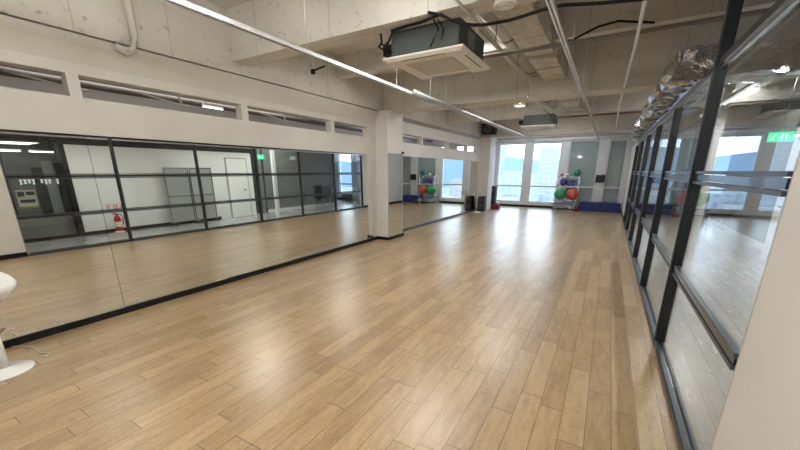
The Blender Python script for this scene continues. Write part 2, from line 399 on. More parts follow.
# ------------------------------------------------------------ glass partition
P = thing('glass_partition', (XR, 2.0, 0), 'long black framed glass partition along the right side of the wooden floor', 'partition')
py = [3.82, 5.73, 7.66, 9.53, 11.4, 13.3]
for i, y in enumerate(py):
    zt = ZS if i == 0 else 2.335
    o = boxes('post', [(-.035, .045, y-2-.03, y-2+.03, 0, zt)], 'frame', P, bev=.004)
    boxes('post_edge', [(-.041, -.0352, y-2-.012, y-2+.012, .05, zt-.02)], 'rail', o)
boxes('edge_channel', [(-.004, .014, -.012, -.002, 0, 2.28)], 'silver', P)
def hrail(z0, z1, mat='rail'):
    yy = 2.035
    for y in py:
        a, b = (.002 if yy < 2.1 else yy-2), y-2-.031
        o = boxes('rail', [(-.010, .020, a, b, z0+.028, z1-.028)], 'frame', P)
        boxes('bead', [(-.016, .026, a, b, z0, z0+.022), (-.016, .026, a, b, z1-.022, z1)], mat, o)
        yy = y+.031
hrail(1.50, 1.60); hrail(.715, .80)
boxes('sill_rail', [(-.035, .04, .002, 11.27, 0, .04), (-.03, -.01, .036, 11.27, .045, .06), (.02, .04, .036, 11.27, .045, .06)], 'rail', P)
boxes('top_rail', [(-.018, .030, 0, 1.789, 2.37, 2.42), (-.018, .030, 1.851, 11.31, 2.37, 2.42)], 'frame', P)
boxes('top_edge_strip', [(-.006, .016, 0, 1.789, 2.336, 2.369), (-.006, .016, 1.851, 11.31, 2.336, 2.369)], 'silver', P)
yy = 2.035
for y in py:
    for z0, z1 in ((.06, .715), (.80, 1.50), (1.60, 2.335)):
        box('glass_pane', 0, .01, (.002 if yy < 2.1 else yy-2), y-2-.031, z0, z1, 'glass', P)
    yy = y+.031

# ------------------------------------------------------------ corridor beyond the partition
CW = 2.68
st(box('wall_corridor', CW, CW+.15, 3.57, 7.5, 0, 2.33, 'cwall'))
st(box('baseboard_corridor', CW-.015, CW-.001, 3.57, 7.5, 0, .10, 'black'))
st(box('wall_corridor', CW-.03, CW+.16, 3.45, 3.565, 0, 2.55, 'black'))
st(box('wall_corridor', CW+.16, 6.85, 4.05, 4.2, 0, ZS, 'grey'))
st(box('wall_corridor', CW, CW+.15, 7.5, 9.0, 0, 2.33, 'cwall'))
st(box('trim_11', CW-.02, CW+.15, 3.57, 9.0, 2.331, 2.55, 'black'))
d1 = st(box('door_1', CW-.03, CW-.002, 7.95, 8.75, 0.01, 2.1, 'cwall'))
pipe('door_handle', [(CW-.035, 8.62, 1.0), (CW-.07, 8.62, 1.0), (CW-.07, 8.52, 1.0)], .012, 'black', d1)
boxes('door_frame', [(CW-.012, CW-.0005, 7.9, 7.945, 0, 2.15), (CW-.012, CW-.0005, 8.755, 8.8, 0, 2.15), (CW-.012, CW-.0005, 7.945, 8.755, 2.105, 2.15)], 'lgrey', d1)
st(box('wall_corridor', 3.0, 6.85, 9.55, 9.7, 0, 2.75, 'grey'))
# grey glazed meeting-room wall further down, and the white post before it
st(box('wall_corridor_post', 1.62, 1.74, 9.15, 9.27, 0, ZS, 'cwall'))
g1 = st(box('wall_meeting_room', 3.0, 3.1, 9.8, 14.2, 0, 2.75, 'grey'))
st(box('baseboard_meeting_room', 2.98, 2.999, 9.8, 14.2, 0, .12, 'cwall'))
# line lamps under the corridor ceiling
for y, l in ((3.3, 'long thin white line lamp over the corridor, nearest the shop'), (7.6, 'long thin white line lamp over the corridor, nearer the exit sign')):
    t = thing('line_lamp', (1.36, y, 2.6), l, 'lamp', 'line lamps in the corridor')
    box('housing', -.03, .03, -1.52, 1.52, .004, .05, 'plastic', t); box('diffuser', -.025, .025, -1.5, 1.5, -.004, .0035, 'dimled', t)
    for yy in (-1.1, 1.1): pipe('hanger', [(0, yy, .05), (0, yy, ZS-2.6)], .004, 'cable', t, 6)
# shop beyond
st(box('wall_shop', 5.2, 5.35, BACK, 4.05, 0, ZS, 'grey'))
st(box('ceiling_shop', CW, 5.2, BACK, 4.05, 2.55, 2.6, 'dark'))
st(box('baseboard_shop', CW, CW+.06, -1, 3.44, 0, .08, 'black'))
st(box('trim_12', CW, CW+.08, -1, 3.44, 2.38, 2.5, 'black'))
for i, (x, y, yw, z1, mm, l) in enumerate([(3.6, 2.55, .28, 2.2, 'dark', 'black upright panel furthest from the white wall in the dark shop'),
        (3.62, 2.86, .42, 1.85, 'grey', 'grey upright panel carrying the poster in the dark shop'),
        (3.6, 3.30, .20, 1.78, 'dark', 'narrow black upright panel beside the poster in the dark shop'),
        (3.64, 3.53, .20, 1.95, 'lgrey', 'light grey upright panel between two black ones in the dark shop'),
        (3.6, 3.75, .18, 1.90, 'dark', 'black upright panel closest to the side wall of the dark shop')]):
    y -= .22
    t = thing('display_panel', (x, y, 0), l, 'panel', 'panels of the shop')
    box('board', -.02, .02, 0, yw, .06, z1, mm, t); box('foot', -.10, .10, .04, yw-.04, 0, .06, 'dark', t)
t = thing('shop_counter', (3.15, 2.3, 0), 'low grey counter in the dark shop under the lettering', 'counter')
box('body', -.18, .18, 0, 1.3, 0, .5, 'grey', t); box('worktop', -.2, .2, -.03, 1.33, .501, .54, 'lgrey', t)
t = thing('shop_poster', (3.585, 2.67, .76), 'pale poster with dark picture and green strip in the dark shop', 'poster')
box('sheet', -.01, 0, 0, .36, 0, .46, 'poster', t)
for q in ((.02, .15, .30, .42), (.18, .34, .33, .42), (.04, .32, .14, .22)): box('printed_picture', -.013, -.0105, *q, 'dark', t)
box('green_strip', -.013, -.0105, 0, .36, 0, .05, 'ygreen', t)
t = thing('shop_lettering', (3.53, 2.78, 1.36), 'row of white lettering across the dark shop', 'lettering')
yq = 0
for k in range(10):
    wq = .06
    if k not in (4, 8):
        bm = bmesh.new(); h0 = .015*(k % 3)
        bx(bm, -.012, 0, yq, yq+wq, .10, .12); bx(bm, -.012, 0, yq+.018, yq+.044, h0+.01, .10); bx(bm, -.012, 0, yq, yq+wq, h0, h0+.0145)
        fin('letter', bm, 'signwhite', t)
    yq += .078
for i, (x, y, z, l) in enumerate([(4.6, 2.95, 2.22, 'white tube lamp deep in the dark shop, left of its neighbour'), (4.6, 3.62, 2.22, 'white tube lamp deep in the dark shop, nearer the side wall'), (3.4, .2, 2.4, 'white tube lamp over the far end of the shop counter')]):
    t = thing('tube_lamp', (x, y, z), l, 'lamp', 'tube lamps outside the studio')
    box('housing', -.03, .03, -.26, .26, .02, .05, 'plastic', t); pipe('tube', [(0, -.25, 0), (0, .25, 0)], .014, 'led', t)
    pipe('hanger', [(0, -.2, .05), (0, -.2, 2.549-z)], .004, 'cable', t); pipe('hanger', [(0, .2, .05), (0, .2, 2.549-z)], .004, 'cable', t)
# fire extinguisher and its sign
t = thing('fire_extinguisher', (CW-.13, 4.32, 0), 'red fire extinguisher standing by the white corridor wall', 'fire extinguisher')
turn('stand', [(.11, 0), (.11, .03), (.10, .035)], 'plastic', t)
turn('cylinder', [(.001, .04), (.075, .04), (.08, .07), (.08, .38), (.06, .44), (.025, .47), (.025, .49)], 'exting', t)
turn('label_band', [(.0815, .16), (.082, .17), (.082, .29), (.0815, .30)], 'plastic', t, caps=False)
pipe('hose', [(0, .02, .5), (0, .10, .50), (0, .14, .42), (0, .12, .25), (0, .1, .2)], .012, 'black', t)
boxes('valve_handle', [(-.012, .012, -.09, .04, .49, .51), (-.012, .012, -.08, .02, .525, .54)], 'black', t)
t = thing('extinguisher_sign', (CW-.006, 4.15, .62), 'small red lettered fire extinguisher sign on the white corridor wall', 'sign')
box('plate', 0, .005, 0, .40, 0, .13, 'cwall', t); t.scale = (1, 1.15, 1.35)
# glyph strokes of the three syllables, read from the studio side (left is +y)
bm = bmesh.new()
def stroke(u0, v0, u1, v1, base):
    y0, y1 = .39-base-u1, .39-base-u0; bx(bm, -.004, -.0005, y0, y1, v0, v1)
b0 = .01   # so
stroke(.045, .05, .06, .085, b0); stroke(.005, .03, .10, .045, b0); stroke(.025, .085, .045, .10, b0); stroke(.06, .085, .08, .10, b0); stroke(.045, .10, .06, .12, b0)
b0 = .135  # hwa
stroke(.02, .105, .05, .118, b0); stroke(.01, .09, .06, .10, b0); stroke(.02, .055, .05, .08, b0); stroke(.03, .03, .04, .055, b0); stroke(.005, .02, .07, .032, b0); stroke(.08, .015, .092, .12, b0); stroke(.092, .065, .105, .078, b0)
b0 = .265  # gi
stroke(.005, .10, .06, .115, b0); stroke(.048, .03, .062, .10, b0); stroke(.085, .015, .10, .12, b0)
fin('lettering', bm, 'redink', t)
# wheeled screens
def screen(y, label):
    t = thing('wheeled_screen', (CW-.22, y, 0), label, 'screen', 'wheeled grey screens in the corridor', -.03)
    boxes('frame', [(-.015, .015, 0, .03, .1, 1.78), (-.015, .015, .72, .75, .1, 1.78), (-.015, .015, .03, .72, 1.75, 1.78), (-.015, .015, .03, .72, .1, .13), (-.015, .015, .03, .72, .9, .92)], 'silver', t)
    boxes('panel', [(-.004, .004, .03, .72, .13, .9), (-.004, .004, .03, .72, .92, 1.75)], 'gmesh', t)
    for yy in (.05, .70):
        bar = boxes('foot', [(-.2, .2, yy-.015, yy+.015, .065, .095)], 'silver', t)
        for xx in (-.18, .18):
            bm = bmesh.new(); tube(bm, [(xx, yy-.012, .032), (xx, yy+.012, .032)], .032, 14); fin('caster', bm, 'black', bar, True)
screen(5.70, 'wheeled grey screen in silver frame, nearer the fire extinguisher')
screen(6.47, 'wheeled grey screen in silver frame, nearer the corridor door')
# exit sign
t = thing('exit_sign', (2.62, 9.4, 2.12), 'green lit exit sign hanging in the corridor beyond the glass', 'sign')
box('housing', -.17, .17, 0, .05, 0, .17, 'exit', t)
# running figure and door mark, on both faces
for s_, y0, y1 in ((1, -.006, -.0005), (-1, .0505, .056)):
    bm = bmesh.new()
    for sg in ([(.10, .125), (.075, .105)], [(.095, .11), (.11, .06)], [(.11, .06), (.145, .03)], [(.11, .06), (.08, .03)], [(.10, .10), (.13, .085)]):
        tube(bm, [(-sg[0][0]*s_, (y0+y1)/2, sg[0][1]), (-sg[1][0]*s_, (y0+y1)/2, sg[1][1])], .0045, 6)
    fin('running_figure', bm, 'whitesign', t)
    boxes('doorway_mark', [(.0, .012, y0, y1, .03, .1299), (.06, .072, y0, y1, .03, .1299), (.0, .072, y0, y1, .13, .14)], 'whitesign', t)
pipe('hanger', [(0, .025, .17), (0, .025, ZS-2.12)], .006, 'silver', t)
# black box and low bench near the corridor windows
t = thing('storage_crate', (2.72, 12.85, 0), 'black box standing before the grey meeting room wall', 'box')
box('body', -.25, .25, -.35, .35, .45, 1.0, 'dark', t, bev=.02); 
for xx in (-.2, .2):
    for yy in (-.28, .28): box('leg', xx-.02, xx+.02, yy-.02, yy+.02, 0, .45, 'silver', t)
t = thing('window_bench', (2.6, 16.2, 0), 'long dark bench under the corridor windows', 'bench')
box('cushion', -1.6, 1.6, -.3, .3, .28, .45, 'dark', t, bev=.03); box('base', -1.55, 1.55, -.25, .25, 0, .28, 'grey', t)
st(box('wall_corridor_column', 2.15, 2.5, 14.9, 15.3, 0, ZS, 'lgrey'))

# ------------------------------------------------------------ side room behind the mirror wall
for i, (y, L) in enumerate([(.9, .5), (3.9, .35), (8.6, .5)]):
    t = thing('slot_tube_lamp', (-5.9, y, 2.62), ['white tube lamp seen through the slot above the stool', 'white tube lamp seen through the middle slot over the mirrors', 'white tube lamp seen through the slot beyond the column'][i], 'lamp', 'tube lamps behind the mirror wall')
    pipe('tube', [(0, -L/2, 0), (0, L/2, 0)], .009, 'led', t); box('housing', -.03, .03, -L/2, L/2, .022, .05, 'plastic', t)
    for yy in (-.15, .15): pipe('hanger', [(0, yy, .05), (0, yy, ZS-2.62)], .006, 'plastic', t)
for i, (x, z, r, m, l) in enumerate([(-6.6, 2.78, .05, 'brown', 'thick brown service pipe seen through the slots above the mirrors'), (-6.2, 2.95, .018, 'pipe', 'thin beige conduit seen through the slots above the mirrors')]):
    tag(pipe('service_pipe', [(x, -3, z), (x, 14, z)], r, m), l, 'pipe')
for i, y in enumerate((.2, 1.9, 3.1, 5.0, 8.7, 12.2)):
    t = thing('hanging_bracket', (-5.4, y, 2.5), ['white drop bracket seen through the slot furthest left', 'white drop bracket seen right of the first white slot post', 'white drop bracket seen in the third slot', 'white drop bracket seen in the fourth slot', 'white drop bracket seen in the first slot past the column', 'white drop bracket seen in the third slot past the column'][i], 'bracket', 'brackets behind the mirror wall')
    pipe('rod', [(0, 0, 0), (0, -.08, .3), (0, -.1, ZS-2.5)], .014, 'plastic', t); pipe('arm', [(0, -.55, .08), (0, 0, .0), (0, .12, .01)], .012, 'plastic', t)

# ------------------------------------------------------------ ceiling services
def track(x, z, y0, y1, label, wdt=.05):
    t = thing('ceiling_track', (x, y0, z), label, 'track', 'steel tracks hanging under the ceiling')
    L = y1-y0; h = wdt/2
    boxes('channel', [(-h, h, 0, L, .036, .04), (-h, -h+.004, 0, L, 0, .04), (h-.004, h, 0, L, 0, .04), (-h+.004, -h+.014, 0, L, 0, .004), (h-.014, h-.004, 0, L, 0, .004), (-h+.004, h-.004, 0, L, .018, .022)], 'galv', t)
    y = .6
    while y < L:
        pipe('hanger_rod', [(0, y, .04), (0, y, ZS-z)], .005, 'galv', t, 6); y += 1.8
track(-2.845, 2.75, -1.2, 16.8, 'long galvanised steel track hanging left of the ceiling cassettes', .06)
track(-2.785, 2.775, 5.2, 16.8, 'second thinner steel track close beside the long left one', .02)
track(-.555, 2.79, -1.2, 16.8, 'bright steel track hanging over the middle right of the floor', .045)
# cross conduits
tag(pipe('cross_conduit', [(-2.0, 4.62, 2.93), (3.5, 4.62, 2.93)], .022, 'brown'), 'brown conduit crossing the ceiling behind the near cassette', 'pipe')
tag(pipe('cross_conduit', [(-1.5, 10.45, 2.93), (3.5, 10.45, 2.93)], .022, 'brown'), 'brown conduit crossing the ceiling at the far cassette', 'pipe')
tag(pipe('ceiling_conduit', [(.06, 1.5, 2.9), (.05, 5, 2.905), (-.02, 9.0, 2.9), (-.02, 14, 2.9)], .016, 'galv'), 'thin pale conduit running lengthwise right of the bright track', 'pipe')
# fat painted pipe with clamps
t = thing('fat_pipe', (-1.38, 1.5, 3.3), 'fat beige painted pipe running lengthwise beside the cassettes', 'pipe')
pipe('tube', [(0, 0, 0), (0, 5.55, 0)], .11, 'pipe', t, 20)
for y in (2.0, 3.6, 5.3):
    bm = bmesh.new(); tube(bm, [(0, y-.02, 0), (0, y+.02, 0)], .118, 20); fin('clamp', bm, 'brown', t, True)
t = thing('fat_pipe', (-1.45, 7.66, 3.2), 'continuation of the fat pipe beyond the main beam', 'pipe')
pipe('tube', [(0, 0, 0), (0, 2.6, 0)], .09, 'pipe', t, 20)
bm = bmesh.new(); tube(bm, [(0, 1.5, 0), (0, 1.54, 0)], .10, 20); fin('clamp', bm, 'cable', t, True)
# slim sprinkler pipes
t = thing('sprinkler_pipe', (-1.31, 1.5, 2.985), 'slim sprinkler pipe with a drop head left of the fat pipe', 'pipe')
pipe('pipe_run', [(0, 0, 0), (0, 5.0, 0), (-.02, 5.15, -.02), (-.05, 5.2, -.06), (-.07, 5.22, -.15)], .014, 'pipe', t)
pipe('branch', [(-.05, 2.5, .02), (-.05, 4.9, .02)], .010, 'pipe', t)
turn('sprinkler_head', [(.012, -.15), (.028, -.16), (.028, -.175), (.010, -.185), (.001, -.20)], 'silver', t, (-.07, 5.22, 0))
for y in (2.9, 4.0): pipe('hanger_rod', [(0, y, .014), (0, y, ZS-2.985)], .004, 'cable', t, 6)
t = thing('sprinkler_pipe', (-1.60, 7.66, 3.05), 'slim sprinkler pipe beyond the main beam, above the far cassette', 'pipe')
pipe('pipe_run', [(0, 0, 0), (0, 4.0, 0)], .022, 'pipe', t)
# rectangular ducts
def rduct(y0, y1, label):
    t = thing('rectangular_duct', (-1.04, y0, 3.12), label, 'duct', 'painted ducts under the ceiling')
    L = y1-y0
    box('duct_body', -.18, .18, 0, L, 0, .3, 'duct', t, bev=.006)
    y = .5
    while y < L:
        boxes('flange', [(-.20, .20, y-.012, y+.012, -.015, -.0005), (-.20, -.1805, y-.012, y+.012, -.0005, .3), (.1805, .20, y-.012, y+.012, -.0005, .3)], 'pipe', t); y += 1.1
rduct(1.2, 3.38, 'painted rectangular duct on the camera side of the round ceiling speaker'); rduct(3.68, 5.58, 'painted rectangular duct just beyond the round ceiling speaker'); rduct(5.8, 7.13, 'short painted rectangular duct just before the main beam'); rduct(7.64, 10.88, 'painted rectangular duct beyond the main beam'); 
# black cables clipped along beams
tag(pipe('cable_run', [(-1.66, 3.38, 3.02), (-1.52, 3.38, 2.97), (-1.42, 3.37, 2.91), (-1.32, 3.37, 2.865), (-1.2, 3.36, 2.83), (-1.11, 3.36, 2.815), (-.9, 3.36, 2.81), (-.78, 3.36, 2.82), (-.66, 3.36, 2.835), (-.5, 3.36, 2.84), (-.24, 3.36, 2.80), (.02, 3.36, 2.77), (.5, 3.36, 2.80), (2, 3.36, 2.85)], .0125, 'cable'), 'thick black cable looping past the near cassette and across the ceiling', 'cable')
tag(pipe('cable_run', [(-.72, 5.2, 3.14), (-.62, 5.2, 3.12), (-.35, 5.2, 3.22), (-.15, 5.2, 3.24), (.2, 5.2, 3.16)], .012, 'cable'), 'short black cable drooping beside the bright track', 'cable')
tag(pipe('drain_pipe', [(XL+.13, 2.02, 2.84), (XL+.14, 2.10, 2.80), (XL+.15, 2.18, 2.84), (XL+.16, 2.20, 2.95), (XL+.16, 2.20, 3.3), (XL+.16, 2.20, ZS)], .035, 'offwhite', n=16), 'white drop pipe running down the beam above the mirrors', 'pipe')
t = thing('beam_bracket', (-3.73, 4.02, 2.93), 'small black bracket hanging under the near beam', 'bracket')
pipe('arm', [(0, 0, 0), (.22, .0, .03)], .012, 'cable', t); pipe('rod', [(.02, 0, 0), (.02, 0, ZS-2.93)], .006, 'galv', t); box('clip', -.02, .03, -.02, .02, -.04, .02, 'cable', t)

# ceiling cassettes
def cassette(loc, label):
    t = thing('ceiling_cassette', loc, label, 'air conditioner', 'ceiling cassette air conditioners')
    h = .475
    bm = bmesh.new()
    # panel ring with sloped lip and recessed centre
    rings = [(.455, .04), (.455, .025), (.42, 0), (.28, 0), (.272, .018)]
    vs = [[bm.verts.new((sx*r, sy*r, z)) for sx, sy in ((-1, -1), (1, -1), (1, 1), (-1, 1))] for r, z in rings]
    for a, b in zip(vs, vs[1:]):
        for k in range(4): bm.faces.new((a[k], a[(k+1) % 4], b[(k+1) % 4], b[k]))
    bm.faces.new(vs[0])
    fin('panel', bm, 'acpanel', t)
    g = box('grille', -.272, .272, -.272, .272, .006, .03, 'grille', t)
    boxes('grille_slats', [(-.26, .26, -.26+k*.026, -.252+k*.026, .001, .0055) for k in range(21)], 'acpanel', g)
    for k in range(4):
        a = k*PI/2; bm = bmesh.new(); bx(bm, -.25, .25, .335, .40, -.004, -.0005)
        bmesh.ops.rotate(bm, verts=bm.verts, cent=(0, 0, 0), matrix=Matrix.Rotation(a, 3, 'Z')); fin('louvre', bm, 'lgrey' if k in (0,) else 'acpanel', t)
        bm = bmesh.new(); bx(bm, -.25, .25, .404, .412, -.003, -.0005)
        bmesh.ops.rotate(bm, verts=bm.verts, cent=(0, 0, 0), matrix=Matrix.Rotation(a, 3, 'Z')); fin('outlet_gap', bm, 'cable', t)
    b = box('body', -.385, .385, -.40, .40, .042, .31, 'acbody', t, bev=.008)
    boxes('access_plate', [(.3855, .39, -.15, .05, .12, .26)], 'grey', b)
    boxes('drain_box', [(-.50, -.3855, -.38, -.24, .09, .19)], 'cable', b)
    for sx in (-1, 1):
        for sy in (-1, 1):
            pipe('hanger_rod', [(sx*.32, sy*.3, .311), (sx*.32, sy*.3, ZS-loc[2])], .006, 'galv', t, 6)
    return t
c1 = cassette((-1.83, 4.02, 2.73), 'near ceiling cassette air conditioner with cream panel and dark grey body')
dup(c1, (-1.86, 11.0, 2.75), 'far ceiling cassette air conditioner close to the windows')
t = thing('cassette_cable', (-1.86, 3.6, 2.75), 'black cables hanging on the corner of the near cassette', 'cable')
def P6(*L): return [(x+1.86, y-3.6, z-2.75) for x, y, z in L]
pipe('loop', P6((-2.30, 3.55, 3.0), (-2.28, 3.54, 2.92), (-2.32, 3.54, 2.88), (-2.27, 3.54, 2.85), (-2.20, 3.54, 2.90), (-2.14, 3.54, 3.0)), .012, 'cable', t)
pipe('loop', P6((-2.15, 3.54, 3.0), (-2.18, 3.54, 2.92), (-2.26, 3.54, 2.87)), .010, 'cable', t)
pipe('loop', P6((-2.28, 3.54, 2.90), (-2.20, 3.55, 2.86), (-2.16, 3.55, 2.80)), .007, 'cable', t)
pipe('loop', P6((-2.16, 3.54, 3.0), (-1.98, 3.52, 3.005), (-1.80, 3.5, 3.0), (-1.64, 3.45, 3.0), (-1.52, 3.38, 2.98)), .012, 'cable', t)
pipe('loop', P6((-1.66, 3.5, 3.0), (-1.63, 3.55, 2.93), (-1.68, 3.56, 2.86), (-1.72, 3.56, 2.79)), .008, 'cable', t)
pipe('loop', P6((-1.62, 3.5, 3.0), (-1.58, 3.56, 2.92), (-1.60, 3.56, 2.84)), .006, 'cable', t)
# round downlight and round ceiling speaker
def rdisc(name, loc, r, face, label, cat, inner):
    t = thing(name, loc, label, cat)
    turn('rim', [(r*.73, .02), (r*.73, .0), (r*.76, -.006), (r, 0), (r, .03), (r*.73, .03)], 'plastic', t, caps=False)
    turn(inner, [(.001, -.002), (r*.5, -.001), (r*.72, .004), (r*.72, .02), (.001, .02)], face, t)
    pipe('stem', [(0, 0, .03), (0, 0, (3.02 if loc[1] < 4 else ZS)-loc[2])], .015, 'plastic', t); return t
rdisc('downlight', (-1.80, 8.05, 2.90), .13, 'lamp', 'glowing round downlight hanging beyond the main beam', 'lamp', 'diffuser')
t = rdisc('ceiling_speaker', (-.98, 3.50, 2.98), .10, 'acpanel', 'white round ceiling speaker beside the bright track', 'speaker', 'grille_disc')
for r in (.03, .05): turn('ring', [(r, -.006), (r+.008, -.006), (r+.008, .003), (r, .003), (r, -.006)], 'plastic', t, caps=False)
# linear lamps over the near end of the studio
for i, (x, y) in enumerate([(-2.1, -.9), (.05, -.9)]):
    t = thing('linear_lamp', (x, y, 2.70), ['white linear lamp over the near end of the studio, left', 'white linear lamp over the near end of the studio, right'][i], 'lamp', 'linear lamps over the near end')
    box('housing', -.5, .5, -.03, .03, .01, .05, 'plastic', t); box('diffuser', -.49, .49, -.025, .025, 0, .0095, 'led', t)
    for xx in (-.4, .4): pipe('hanger', [(xx, 0, .05), (xx, 0, ZS-2.70)], .004, 'cable', t, 6)

# foil wrapped duct over the partition
t = thing('foil_duct', (XR, 4.9, 2.45), 'crumpled silver foil wrapped duct lying above the black partition rail', 'duct')
def crumple(bm, x0, x1, y0, y1, z0, z1, st_=.10, amp=.042):
    n_y = max(2, int((y1-y0)/st_)); n_x = max(2, int((x1-x0)/st_)); n_z = max(2, int((z1-z0)/st_))
    ring = [(x0+(x1-x0)*i/n_x, z0) for i in range(n_x)] + [(x1, z0+(z1-z0)*i/n_z) for i in range(n_z)] + [(x1-(x1-x0)*i/n_x, z1) for i in range(n_x)] + [(x0, z1-(z1-z0)*i/n_z) for i in range(n_z)]
    rows = []
    for j in range(n_y+1):
        y = y0+(y1-y0)*j/n_y; sw = 1+.10*math.sin(j*1.3)
        cxm, czm = (x0+x1)/2, (z0+z1)/2
        rows.append([bm.verts.new((cxm+(x-cxm)*(sw if x < cxm else 1)+random.uniform(-amp, amp), y+random.uniform(-amp, amp), z+random.uniform(0, amp) if z <= z0+.001 else czm+(z-czm)*sw+random.uniform(-amp, amp))) for x, z in ring])
    for a, b in zip(rows, rows[1:]):
        k = len(ring)
        for i in range(k): bm.faces.new((a[i], a[(i+1) % k], b[(i+1) % k], b[i]))
    bm.faces.new(rows[0]); bm.faces.new(rows[-1])
    bmesh.ops.triangulate(bm, faces=bm.faces[:])
bm = bmesh.new(); crumple(bm, -.19, .36, 0, 8.6, .02, .34); fin('long_run', bm, 'foil', t)
bm = bmesh.new(); crumple(bm, .30, 1.95, .02, .5, .03, .33); fin('side_branch', bm, 'foil', t)

# ------------------------------------------------------------ things at the far end
# hanging speaker
t = thing('hanging_speaker', (-4.25, 14.2, 2.95), 'black loudspeaker hanging high on the far left column', 'speaker')
box('cabinet', -.24, .26, -.18, .18, 0, .44, 'speaker', t, bev=.02)
turn('cone', [(.001, 0), (.12, .02), (.15, .0), (.15, -.01)], 'cone', t).matrix_local = Matrix.Translation((0, -.19, .2)) @ Matrix.Rotation(PI/2, 4, 'X')
boxes('bracket', [(-.02, .02, -.02, .02, .44, ZS-2.95)], 'galv', t)
# floor speakers
def pa(loc, label, w_, d_, h_, base=None):
    t = thing('floor_speaker', loc, label, 'speaker')
    box('cabinet', -w_/2, w_/2, -d_/2, d_/2, 0, h_, 'speaker', t, bev=.02)
    for z, r in ((h_*.3, w_*.36), (h_*.75, w_*.25)):
        c = turn('cone', [(.001, .0), (r*.8, .012), (r, 0), (r, -.012)], 'cone', t); c.matrix_local = Matrix.Translation((0, -d_/2-.006, z)) @ Matrix.Rotation(PI/2, 4, 'X')
    return t
t = thing('equipment_case', (-4.33, 15.75, 0), 'dark red case under the tall black speaker by the window', 'case')
box('body', -.28, .30, -.25, .25, .03, .24, 'darkred', t, bev=.015); boxes('trim', [(-.285, .305, -.255, -.2505, .12, .14)], 'silver', t); box('foot', -.25, -.2, -.2, .2, 0, .03, 'black', t); box('foot', .2, .25, -.2, .2, 0, .03, 'black', t)
pa((-4.33, 15.6, .241), 'tall black speaker standing on the dark red case', .30, .28, .72)
pa((-4.40, 14.3, 0), 'black floor speaker beside the far left column', .32, .34, .60)
t = thing('small_red_case', (-4.08, 15.35, 0), 'small red case on the floor beside the black speaker', 'case')
box('body', -.15, .15, -.14, .14, .0, .20, 'darkred', t, bev=.02); pipe('handle', [(-.06, 0, .2), (-.05, 0, .24), (.05, 0, .24), (.06, 0, .2)], .01, 'cable', t)
# pedestal fan
t = thing('pedestal_fan', (-4.42, 13.75, 0), 'white pedestal fan standing by the end of the mirrors', 'fan')
turn('base', [(.001, 0), (.17, 0), (.17, .02), (.03, .04), (.02, .06)], 'plastic', t); pipe('pole', [(0, 0, .04), (0, 0, .62)], .014, 'plastic', t)
g = pipe('motor', [(0, .02, .74), (0, .16, .74)], .05, 'plastic', t)
bm = bmesh.new()
for rr, yy in ((.17, 0), (.13, -.03), (.08, -.045), (.17, .03)):
    tube(bm, [(rr*math.cos(a*PI/12), yy, .74+rr*math.sin(a*PI/12)) for a in range(25)], .004, 5, False)
for a in range(12):
    c_, s_ = math.cos(a*PI/6), math.sin(a*PI/6); tube(bm, [(0, -.05, .74), (.1*c_, -.04, .74+.1*s_), (.17*c_, 0, .74+.17*s_)], .003, 4)
fin('guard', bm, 'plastic', t, True)
bm = bmesh.new()
for a in range(3):
    b_ = a*2*PI/3; vs = [bm.verts.new((r*math.cos(b_+d), .0+dy, .74+r*math.sin(b_+d))) for r, d, dy in ((.03, -.3, 0), (.14, -.35, .015), (.15, .25, -.01), (.03, .3, 0))]
    f1 = bm.faces.new(vs); ex = bmesh.ops.extrude_face_region(bm, geom=[f1]); bmesh.ops.translate(bm, verts=[v for v in ex['geom'] if isinstance(v, bmesh.types.BMVert)], vec=(0, .004, 0))
fin('blades', bm, 'lgrey', t)
# ball rack
t = thing('ball_rack', (-1.45, 16.5, 0), 'silver rack holding the exercise balls before the window', 'rack')
for x in (-.42, .42):
    for y in (-.22, .22): pipe('upright', [(x, y, .0), (x, y, 1.38)], .012, 'silver', t)
for z in (.42, .98, 1.36):
    boxes('shelf', [(-.42, .42, -.232, -.212, z-.01, z+.01), (-.42, .42, .212, .232, z-.01, z+.01), (-.43, -.41, -.212, .212, z-.01, z+.01), (.41, .43, -.212, .212, z-.01, z+.01), (-.41, .41, -.08, -.07, z-.006, z+.006), (-.41, .41, .07, .08, z-.006, z+.006)], 'silver', t)
def eball(loc, r, m, l):
    t = thing('exercise_ball', loc, l, 'ball', 'balls on the rack'); ball('rubber', (0, 0, 0), r, m, t, ribs=True)
    bm = bmesh.new(); tube(bm, [(0, -r*.99, 0), (0, -r-.004, 0)], .012, 8); fin('plug', bm, 'plastic', t)
eball((-1.69, 16.33, .67), .235, 'green', 'large green exercise ball on the rack')
eball((-1.21, 16.33, .67), .235, 'red', 'large orange red exercise ball on the rack')
eball((-1.62, 16.45, 1.16), .16, 'purple', 'purple ball on the upper shelf above the green ball')
eball((-1.14, 16.45, 1.53), .15, 'teal', 'dark teal ball on the very top of the rack')
eball((-1.83, 16.33, 1.06), .065, 'plastic', 'small white ball beside the purple ball')
eball((-1.50, 16.50, 1.44), .07, 'plastic', 'small white ball on the top shelf of the rack')
eball((-1.72, 16.50, 1.445), .06, 'darkred', 'tiny dark red ball at the top left of the rack')
t = thing('blue_box', (-1.36, 16.42, .99), 'mid blue box on the upper shelf between the balls', 'box'); box('body', -.08, .18, -.1, .12, 0, .22, 'blue2', t, bev=.01); box('lid', -.09, .19, -.11, .13, .2205, .24, 'blue2', t)
